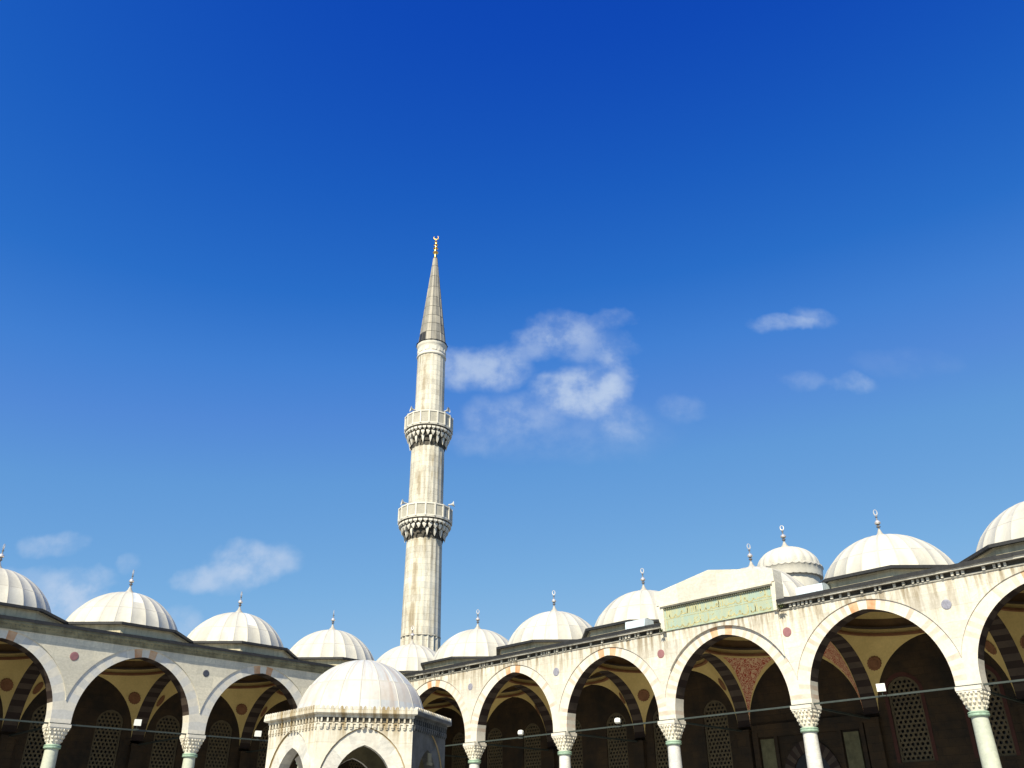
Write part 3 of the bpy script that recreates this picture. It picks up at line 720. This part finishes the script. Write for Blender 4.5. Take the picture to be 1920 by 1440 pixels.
# weeds rooted at the cornice ends beside the gable
for (x, z, lb, sc_) in ((27.62, 11.12, 'green weed tuft growing at the cornice end right of the gable', 1.), (20.98, 11.03, 'small dark weed tuft at the cornice end left of the gable', .7)):
    b = MB()
    for k in range(70):
        a = random.random()*2*PI; e_ = random.uniform(-.5, 1.2); l = random.uniform(.08, .2)*sc_; d = Vector((cos(a)*cos(e_), -abs(sin(a)*cos(e_)), sin(e_)-.3))*l
        o_ = Vector((random.uniform(-.12, .12), -.02, random.uniform(-.06, .06)))*sc_; s_ = d.cross(Vector((0, 0, 1))).normalized()*.022
        b.poly(o_, o_+d*.6+s_, o_+d, o_+d*.6-s_)
    thing('weed_tuft', lb, 'plant', (x, -.3, z), me=b.mesh('weed_tuft', ('weed',), weld=False))

# ------------------------------------------------------------------ ribbed gate dome behind the right arcade
gate = thing('gate_tower', 'small ribbed lead dome on a round drum rising behind the right end of the gable', 'dome', (23.93, 8.64, 0))
b = MB(); b.lathe([(1.62, 11.3), (1.62, 14.72)], 40); b.cap(1.62, 11.3, 40); put('tower_drum', b.mesh('tower_drum', ('lead',), smooth=40), gate)
b = MB(); rows = []; nf = 20; spf = 8
for k in range(15):
    a = PI/2*k/14.4; r0, z = 1.70*cos(a), 15.42+1.22*sin(a)
    rows.append([((r0*(1+.035*abs(cos(nf/2*2*PI*j/(nf*spf)))))*cos(2*PI*j/(nf*spf)), (r0*(1+.035*abs(cos(nf/2*2*PI*j/(nf*spf)))))*sin(2*PI*j/(nf*spf)), z) for j in range(nf*spf)])
b.grid(rows, True); gd = put('dome', b.mesh('dome', ('lead',), smooth=40), gate)
b = MB(); rows = []
for r0, z, am in ((1.70, 15.44, 0), (1.86, 15.36, 0), (1.90, 15.30, 1), (1.84, 15.22, 1), (1.82, 14.92, 0), (1.80, 14.74, .4), (1.60, 14.72, 0)):
    rows.append([(r0*cos(2*PI*j/160), r0*sin(2*PI*j/160), z-am*.07*abs(sin(2*PI*j/160*16))) for j in range(160)])
b.grid(rows, True, mf=lambda i, j: 1 if i in (1, 2, 5) else 0); put('skirt', b.mesh('skirt', ('lead', 'seam'), smooth=40), gate)
f_ = put('finial', finial_mesh(1.0), gd, (0, 0, 16.6), rz=R(35)); f_.scale = (1.15, 1.15, 1)
for k in range(4): pass

# ------------------------------------------------------------------ minaret
mn = thing('minaret', 'tall pale stone minaret with two balconies and a pointed grey lead cone', 'minaret', (-9.1, 9.1, 0))
mn.rotation_euler = (.0024, -.0025, 0)     # the real tower leans a touch
def fluted(r0, z0, r1, z1, nfl=20, dep=.035, nz=2, sm=6):
    b = MB(); rows = []; n = nfl*sm
    for k in range(nz+1):
        t = k/nz; r = r0+(r1-r0)*t
        d = dep*(0 if (k == nz or k == 0) and nz > 2 else 1)
        rows.append([(r*(1-d*abs(sin(nfl/2*2*PI*j/n)))*cos(2*PI*j/n), r*(1-d*abs(sin(nfl/2*2*PI*j/n)))*sin(2*PI*j/n), z0+(z1-z0)*t) for j in range(n)])
    b.grid(rows, True); return b
for args in ((1.63, 16.6, 1.535, 24.9), (1.53, 27.2, 1.50, 33.6), (1.36, 36.2, 1.33, 42.9)):
    b = fluted(*args, dep=.030 if args[1] < 30 else .018, nz=1); put('shaft', b.mesh('shaft', ('minar',), smooth=50), mn)
b = MB(); b.lathe([(2.6, 0), (2.6, 8), (1.75, 11.5), (1.68, 14.9)], 20)
put('base', b.mesh('base', ('minar',)), mn)
b = fluted(1.66, 14.85, 1.635, 16.5, dep=.06, nz=1); b.lathe([(1.635, 16.5), (1.65, 16.51), (1.65, 16.6), (1.63, 16.61)], 60); put('shaft', b.mesh('shaft', ('minar',), smooth=50), mn)
def balcony(zm0, zm1, zp1, r0, r1):
    b = MB(); tiers = 4; N = 24
    prof = [(r0, zm0-.05)]; H_ = zm1-zm0
    rs = [r0+.02+(r1-r0)*t for t in (.12, .36, .66, .92)]
    zz = [zm0+H_*t for t in (.22, .45, .68, .88)]
    cur = r0
    for r, z in zip(rs, zz):
        prof += [(cur, z-.02), (r, z)]; cur = r
    prof += [(cur, zm1-.08), (r1, zm1)]
    b.lathe(prof, 48, 1)  # core painted near-black as shade between the stalactites
    # hanging stalactites: tier by tier
    for ti in range(tiers):
        n = (16, 16, 26, 32)[ti]
        r = rs[ti]; z = zz[ti]; hh = (.40, .66, .40, .26)[ti]; wd = 2*PI*r/n*(.34, .34, .66, .75)[ti]; dp = (.16, .26, .3, .22)[ti]
        for k in range(n):
            if random.random() < (.35 if ti == 0 else .06 if ti == 1 else .0): continue
            a = 2*PI*(k+.5*(ti % 2))/n; T = Matrix.Rotation(a, 4, 'Z') @ Matrix.Translation((r, 0, z))
            v = [(-dp, -wd/2, .06), (.03, -wd/2, .06), (.03, wd/2, .06), (-dp, wd/2, .06),
                 (.035, -wd/2, -.1), (.035, wd/2, -.1), (.0, -wd*.32, -hh*.55), (0, wd*.32, -hh*.55), (-.05, 0, -hh), (-dp, -wd*.3, -hh*.4), (-dp, wd*.3, -hh*.4)]
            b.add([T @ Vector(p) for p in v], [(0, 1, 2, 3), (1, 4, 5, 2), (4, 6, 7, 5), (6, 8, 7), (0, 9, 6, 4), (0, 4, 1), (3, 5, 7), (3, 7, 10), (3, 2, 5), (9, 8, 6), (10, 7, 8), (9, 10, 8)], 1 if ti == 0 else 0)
    mq = b.mesh('muqarnas', ('minar_p', 'recess_shade'))
    b = MB(); b.lathe([(r1-.3, zm1+.0), (r1, zm1), (r1+.07, zm1+.03), (r1+.07, zm1+.10), (r1+.02, zm1+.13), (1.2, zm1+.14)], 32)
    bal = put('balcony', b.mesh('balcony', ('minar_p',), smooth=30), mn)
    put('muqarnas', mq, bal)
    b = MB(); NP = 18; z0, z1 = zm1+.13, zp1; Ro = r1+.04
    for k in range(NP):
        a0, a1 = 2*PI*k/NP, 2*PI*(k+1)/NP; am = (a0+a1)/2
        p0, p1 = Vector((Ro*cos(a0), Ro*sin(a0), 0)), Vector((Ro*cos(a1), Ro*sin(a1), 0)); L_ = (p1-p0).length; mid = (p0+p1)/2
        T = Matrix.Translation(mid) @ Matrix.Rotation(am+PI/2, 4, 'Z')     # local x along edge, +y inward?
        sgn = -1 if (T.to_3x3() @ Vector((0, 1, 0))).dot(mid) > 0 else 1
        b.box(-L_/2, L_/2, -.02, .04, z0+.06, z1-.12, 1, T)
        b.box(-L_/2, L_/2, -.07, .07, z1-.12, z1, 0, T); b.box(-L_/2, L_/2, -.06, .06, z0, z0+.1, 0, T)
        T2 = Matrix.Rotation(a0, 4, 'Z') @ Matrix.Translation((Ro, 0, 0)); b.box(-.08, .085, -.065, .065, z0, z1+.02, 0, T2)
    put('parapet', b.mesh('parapet', ('minar_p', 'minar_q')), bal)
balcony(24.7, 26.2, 27.5, 1.54, 2.28)
balcony(33.3, 35.0, 36.4, 1.50, 2.14)
b = MB(); b.lathe([(1.33, 42.85), (1.40, 42.9), (1.42, 43.0), (1.38, 43.08), (1.34, 43.12), (1.34, 43.85), (1.39, 43.95), (1.46, 44.1), (1.46, 44.28), (1.40, 44.32), (1.2, 44.36)], 48)
for k in range(12):
    T = Matrix.Rotation(2*PI*k/12, 4, 'Z') @ Matrix.Translation((1.34, 0, 0)); b.box(-.02, .03, -.22, .22, 43.3, 43.7, 0, T)
put('cornice', b.mesh('cornice', ('minar_p',), smooth=30), mn)
b = MB(); n = 16; rows = []; rr = random.Random(5)
levels = [44.30, 44.36, 45.4, 46.4, 47.4, 48.5, 49.7, 51.0, 52.4, 53.8, 54.85]
def rc(z): return .20+(1.33-.20)*((54.85-z)/(54.85-44.36))**1.04
prof = [(1.52, 44.28), (1.53, 44.34), (1.40, 44.42)]
for i in range(1, len(levels)-1):
    z0, z1 = levels[i], levels[i+1]; prof += [(rc(z0)+.0, z0+.06), (rc(z1)+.02, z1+.0), (rc(z1)+.035, z1+.02), (rc(z1)-.005, z1+.05)]
dw = .04
for r, z in prof:
    row = []
    for i in range(n):
        a = 2*PI*i/n; q = min(dw/r, .15)
        for da, h in ((-q, 0), (-q*.3, .03), (q*.3, .03), (q, 0)): row.append(((r+h*min(1, r*2))*cos(a+da), (r+h*min(1, r*2))*sin(a+da), z))
    rows.append(row)
pm = {(i, p): rr.choice((0, 0, 2)) for i in range(60) for p in range(16)}
def mf(i, j):
    p, q = divmod(j, 4)
    if i < 2: return 1
    if (i-3) % 4 in (1, 2): return 1 if rr.random() < .6 else 2
    if i in (2, 3) and p in (11, 12): return 1       # torn-off sheets over dark timber
    if p == 13: return 2
    return pm[(max(0, (i-3)//4), p)]
b.grid(rows, True, mf=mf); b.cap(1.2, 44.35, 24, 1)
put('cone', b.mesh('cone', ('minar_cone', 'lead_edge', 'leadg', 'seam'), smooth=25), mn)
b = MB(); z = 54.85
P = [(.20, 0), (.22, .04), (.17, .15), (.15, .5), (.17, .6), (.30, .72), (.32, .78), (.26, .86), (.15, .92), (.14, 1.15), (.20, 1.22), (.28, 1.3), (.2, 1.4), (.12, 1.45), (.11, 1.62), (.17, 1.68), (.24, 1.75), (.17, 1.84), (.1, 1.88), (.09, 2.02), (.14, 2.08), (.18, 2.15), (.12, 2.22), (.06, 2.28), (.05, 2.45)]
b.lathe([(r*.92, z+h) for r, h in P], 20)
rows = []
for k in range(19):
    t = R(-75+330*k/18-180+15) ; t = R(-90)+ (k-9)/9*R(140); wd = .075*cos((k-9)/9*PI/2)+.012
    cx_, cz_ = .24*cos(t), .24*sin(t)
    rows.append([((cx_+cos(t)*wd*cos(q)), sin(q)*wd*.6, z+2.72+cz_+sin(t)*wd*cos(q)) for q in [PI*2*m/6 for m in range(6)]])
b.grid(rows, True)
me = b.mesh('finial', ('gold',), smooth=40); put('finial', me, mn, rz=R(48))
# horn loudspeakers fixed above the balcony parapets
def horn(label, ang, z, r, rz):
    b = MB()
    b.lathe([(.055, 0), (.06, .22), (.09, .30), (.16, .40), (.27, .48), (.28, .5), (.24, .48), (.10, .34), (.04, .3)], 20)
    me = b.mesh('horn', ('speaker',), smooth=40)
    t = thing('loudspeaker', label, 'loudspeaker', (-9.1+r*cos(ang), 9.1+r*sin(ang), z), 0, 'horn loudspeakers on the minaret')
    o = put('horn', me, t); o.rotation_euler = (0, R(82), rz)
    b = MB(); b.tube((0, 0, -.75), (0, 0, .02), .03); b.tube((0, 0, 0), (.1*cos(rz), .1*sin(rz), 0), .04); put('bracket', b.mesh('bracket', ('fin',)), t)
cam_az = math.atan2(-37.18-9.1, 46.34+9.1)
horn('grey horn loudspeaker pointing right above the lower balcony of the minaret', cam_az+R(75), 27.95, 1.95, cam_az+R(85))
horn('grey horn loudspeaker pointing left above the lower balcony of the minaret', cam_az-R(65), 27.85, 1.9, cam_az-R(75))
horn('grey horn loudspeaker at the left edge of the upper balcony', cam_az-R(60), 36.95, 1.6, cam_az-R(75))
horn('grey horn loudspeaker at the right edge of the upper balcony', cam_az+R(55), 36.9, 1.5, cam_az+R(60))

# ------------------------------------------------------------------ ablution fountain pavilion
fo = thing('fountain_pavilion', 'hexagonal white marble fountain pavilion with arched sides and a whitened lead dome', 'pavilion', (24.58, -21.19, 0), R(-2))
Rw = 2.52; ap = Rw*cos(PI/6); fw = Rw
for k in range(6):
    am = R(30+60*k); T = Matrix.Rotation(am+PI/2, 4, 'Z'); T = Matrix.Translation((ap*cos(am), ap*sin(am), 0)) @ Matrix.Rotation(am+PI/2, 4, 'Z')
    # local: x along the face, -y outward
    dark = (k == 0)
    zs_, a_, h_ = 2.95, .76, 1.0; ic = arch_curve(a_, h_, 0, 8); ec = arch_curve(1.17, 1.47, 0, 8)
    b = MB(); hw = fw/2; TP = 4.62
    out = [(-hw, zs_)]+[(x, zs_+z) for x, z in ec]+[(hw, zs_)]
    sel = [(x, zs_+z) for x, z in ec][1:-1]
    def q3(x, y, z): return T @ Vector((x, y, z))
    b.poly(q3(-hw, 0, 0), q3(-1.17, 0, 0), q3(-1.17, 0, TP), q3(-hw, 0, TP)); b.poly(q3(hw, 0, 0), q3(1.17, 0, 0), q3(1.17, 0, TP), q3(hw, 0, TP))
    for j in range(len(sel)-1):
        (x0, z0), (x1, z1) = sel[j], sel[j+1]
        b.poly(q3(x0, 0, z0), q3(x1, 0, z1), q3(x1, 0, TP), q3(x0, 0, TP))
        b.poly(q3(x0, 0, z0), q3(x1, 0, z1), q3(x1, .045, z1), q3(x0, .045, z0), mi=1)
    for sx in (-1, 1):
        b.poly(q3(sx*1.17, 0, 0), q3(sx*1.17, 0, zs_), q3(sx*1.17, .045, zs_), q3(sx*1.17, .045, 0), mi=1)
        b.poly(q3(sx*1.17, .045, 0), q3(sx*a_, .045, 0), q3(sx*a_, .045, zs_), q3(sx*1.17, .045, zs_))
        b.poly(q3(sx*a_, .045, 0), q3(sx*a_, .045, zs_), q3(sx*a_, .36, zs_), q3(sx*a_, .36, 0))
        b.poly(q3(sx*a_, .36, 0), q3(sx*a_, .36, zs_), q3(sx*(hw-.2), .36, zs_), q3(sx*(hw-.2), .36, 0), mi=2)
        b.poly(q3(sx*a_, .36, zs_), q3(sx*(hw-.2), .36, zs_), q3(sx*(hw-.2), .36, 4.5), q3(sx*a_, .36, 4.5), mi=2)
    for j in range(1, len(ic)-2):
        (x0, z0), (x1, z1) = ic[j], ic[j+1]; b.poly(q3(x0, .36, zs_+z0), q3(x1, .36, zs_+z1), q3(x1, .36, 4.5), q3(x0, .36, 4.5), mi=2)
    f0 = put('wall', b.mesh('wall', ('foun_shade' if dark else 'foun', 'foun_g', 'foun_in')), fo, label='streaked marble side with shade painted into its colour' if dark else None)
    b = MB()
    for j in range(1, len(ic)-2):
        (x0, z0), (x1, z1), (X0, Z0), (X1, Z1) = ic[j], ic[j+1], ec[j], ec[j+1]
        g = .012
        m_ = ((j-1)//2) % 2
        b.poly(q3(x0, .045, zs_+z0), q3(x1, .045, zs_+z1), q3(X1, .045, zs_+Z1), q3(X0, .045, zs_+Z0), mi=m_)
        e = .93; b.poly(q3(X0, .041, zs_+Z0), q3(X1, .041, zs_+Z1), q3(x1+(X1-x1)*e, .041, zs_+z1+(Z1-z1)*e), q3(x0+(X0-x0)*e, .041, zs_+z0+(Z0-z0)*e), mi=2)
        b.poly(q3(x0, .045, zs_+z0), q3(x1, .045, zs_+z1), q3(x1, .36, zs_+z1), q3(x0, .36, zs_+z0), mi=m_)
    put('arch', b.mesh('arch', ('foun_shade', 'foun_shade', 'foun_shade') if dark else ('foun_v', 'foun_w', 'foun_g')), fo)
    # bronze grille of crossing bars filling the lower part of each opening
    b = MB()
    for i in range(9): x = -a_+.02+i*(2*a_-.04)/8; b.box(x-.012, x+.012, .19, .21, 0, zs_+(.0 if abs(x) > .7 else -.0), 0, T)
    for i in range(17): z = .1+i*.178; b.box(-a_, a_, .19, .21, z-.01, z+.01, 0, T)
    put('grille', b.mesh('grille', ('iron',)), fo)
# drops, dentils, cornice, crown
b = MB()
k6 = 1/cos(PI/6)
b.lathe([(ap*k6*1.0, 4.62), ((ap+.04)*k6, 4.62), ((ap+.045)*k6, 4.69), ((ap+.14)*k6, 4.70), ((ap+.16)*k6, 4.72), ((ap+.16)*k6, 4.80), ((ap+.10)*k6, 4.82), ((ap-.2)*k6, 4.86)], 6, 0, mf=lambda i, j: 2 if (j == 0 and i < 5) else 0)  # cornice side turned from the sun gets the painted shade
for k in range(6):
    am = R(30+60*k); T = Matrix.Translation((ap*cos(am), ap*sin(am), 0)) @ Matrix.Rotation(am+PI/2, 4, 'Z'); n = 16
    for i in range(n):
        x = -fw/2+.08+(fw-.16)*i/(n-1)
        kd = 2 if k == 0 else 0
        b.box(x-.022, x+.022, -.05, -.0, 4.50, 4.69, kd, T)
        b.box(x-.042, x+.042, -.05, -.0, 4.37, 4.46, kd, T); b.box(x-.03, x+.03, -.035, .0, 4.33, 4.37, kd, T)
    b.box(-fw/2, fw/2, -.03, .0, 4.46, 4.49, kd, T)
    n = 22
    for i in range(n):
        L_ = (ap+.15)*k6; x = -L_/2+.05+(L_-.1)*i/(n-1); pts = [(x-.045, 4.80), (x+.045, 4.80), (x+.045, 4.86), (x, 4.905), (x-.045, 4.86)]
        y0 = -.155; b.poly(*[T @ Vector((u, y0, z)) for u, z in pts]); b.poly(*[T @ Vector((u, y0+.06, z)) for u, z in pts])
        for q in range(1, 5):
            (u0, z0), (u1, z1) = pts[q], pts[(q+1) % 5]; b.poly(T @ Vector((u0, y0, z0)), T @ Vector((u1, y0, z1)), T @ Vector((u1, y0+.06, z1)), T @ Vector((u0, y0+.06, z0)))
for k in range(6):
    am = R(30+60*k); T = Matrix.Translation((ap*cos(am), ap*sin(am), 0)) @ Matrix.Rotation(am+PI/2, 4, 'Z'); b.box(-fw/2+.02, fw/2-.02, -.006, .0, 4.49, 4.69, 1, T)  # dark backing strip paints the shade between the dentils
put('cornice', b.mesh('cornice', ('foun', 'recess_shade', 'foun_shade')), fo)
b = MB(); rows = []; nr = 20; Rd = 1.84; H_ = 1.52; zb_ = 4.96
rad_ = (Rd*Rd+H_*H_)/(2*H_); zc = zb_+H_-rad_; t0 = math.asin((zb_-zc)/rad_)
prof = [(2.28, 4.80), (2.12, 4.86), (1.98, 4.91), (Rd+.03, zb_-.0)]
for k in range(1, 5): a = t0+(PI/2-t0)*k*.075; prof.append((rad_*cos(a)+.02, zc+rad_*sin(a)))
a = t0+(PI/2-t0)*.32; prof.append((rad_*cos(a)-.012, zc+rad_*sin(a)+.008)); LAPI = len(prof)-2
for k in range(1, 15): a2 = a+(PI/2-.02-a)*k/14; prof.append((rad_*cos(a2), zc+rad_*sin(a2)))
for r, z in prof:
    row = []; dw = min(.02/max(r, .2), .04)
    for i in range(nr):
        c_ = 2*PI*i/nr
        for da, h in ((-dw, 0), (-dw*.45, .011), (dw*.45, .011), (dw, 0)): row.append(((r+h*.8)*cos(c_+da), (r+h*.8)*sin(c_+da), z+h*.5))
        c_ = 2*PI*(i+.5)/nr; row.append((r*cos(c_), r*sin(c_), z))
    rows.append(row)
b.grid(rows, True, mf=lambda i, j: (1 if j % 5 < 3 else (1 if i == LAPI else (2 if 3 < i < LAPI else 0)))); b.cap(prof[-1][0], prof[-1][1], 16)
put('dome', b.mesh('dome', ('leadw', 'seam', 'leadp'), smooth=35), fo)
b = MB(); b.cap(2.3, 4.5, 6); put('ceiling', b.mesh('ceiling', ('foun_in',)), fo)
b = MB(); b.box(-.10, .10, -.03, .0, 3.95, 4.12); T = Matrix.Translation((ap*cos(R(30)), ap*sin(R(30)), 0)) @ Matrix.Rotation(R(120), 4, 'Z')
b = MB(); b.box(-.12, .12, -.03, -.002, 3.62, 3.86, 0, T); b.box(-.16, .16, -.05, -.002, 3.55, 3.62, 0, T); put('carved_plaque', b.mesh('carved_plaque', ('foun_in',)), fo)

# ------------------------------------------------------------------ floodlights on the tie rods
def flood(label, loc, rz, rnd_=False):
    t = thing('floodlight', label, 'floodlight', loc, rz, 'floodlights on the arcade tie rods')
    b = MB()
    if rnd_:
        b.lathe([(.0, .0), (.12, .0), (.17, .06), (.17, .16), (.13, .24), (.0, .27)], 16, c=(0, 0)); b.box(-.05, .18, -.2, -.1, .05, .2)
    else:
        v = [(-.17, -.10, 0), (.17, -.10, 0), (.15, .12, .03), (-.15, .12, .03), (-.17, -.14, .30), (.17, -.14, .30), (.15, .10, .26), (-.15, .10, .26)]
        b.add(v, [(0, 1, 2, 3), (4, 5, 6, 7), (0, 1, 5, 4), (1, 2, 6, 5), (2, 3, 7, 6), (3, 0, 4, 7)])
    put('housing', b.mesh('housing', ('lampw',)), t, (0, 0, .04))
    b = MB(); b.tube((0, 0, -.12), (0, 0, .05), .02); b.box(-.13, .13, -.02, .02, -.14, -.10); put('bracket', b.mesh('bracket', ('iron',)), t)
flood('white box floodlight on the rod under the first arch right of the gabled bay', (31.35, .02, 6.98), R(15))
flood('white rounded floodlight on the rod under the arch just left of the gable', (17.6, .02, 6.95), R(20), True)
flood('white rounded floodlight under the second arch from the inner corner of the bright arcade', (10.75, .02, 6.93), R(20), True)
flood('white tilted box floodlight on the rod under the leftmost full arch of the grey arcade', (-.02, -17.04, 7.02), R(75))
flood('white tilted box floodlight in the grey arcade directly left of the fountain pavilion', (-.02, -10.1, 6.98), R(75))

# ------------------------------------------------------------------ ground
def ground(name, x0, x1, y0, y1, z, m):
    b = MB(); b.poly((x0, y0, z), (x1, y0, z), (x1, y1, z), (x0, y1, z)); o = put(name, b.mesh(name, (m,))); o['kind'] = 'structure'; return o
def floorm(name, c1, c2, j):
    m = bpy.data.materials.new(name); m.use_nodes = True; nt = m.node_tree; nt.nodes.clear()
    P = nd(nt, 'NewGeometry').outputs['Position']
    n = nd(nt, 'TexNoise', Vector=P, Scale=.6, Detail=6.).outputs['Fac']
    col = mixc(nt, n, c1, c2)
    br = nd(nt, 'TexBrick', _offset=.5, Vector=P, Color1=(.85, .85, .85, 1), Color2=(1.05, 1.05, 1.05, 1), Mortar=(.5, .5, .5, 1), Scale=1.)
    br.inputs['Mortar Size'].default_value = .008; br.inputs['Brick Width'].default_value = j[0]; br.inputs['Row Height'].default_value = j[1]
    col = mixc(nt, 1., col, br.outputs[0], 'MULTIPLY'); finish(nt, col, .5, n, .1); return m
MT['pave'] = floorm('courtyard_paving', (.40, .38, .33), (.30, .29, .26), (1.2, .8)); MT['earth'] = plain('outer_ground', (.16, .15, .12), .9, 0., .3, .2)
ground('ground', -1500, 1500, -1500, 1500, -.02, 'earth')
ground('courtyard_floor', -7.2, 60, -50, 7.2, 0., 'pave')
print('objects', len(bpy.data.objects), 'verts', sum(len(m.vertices) for m in bpy.data.meshes))
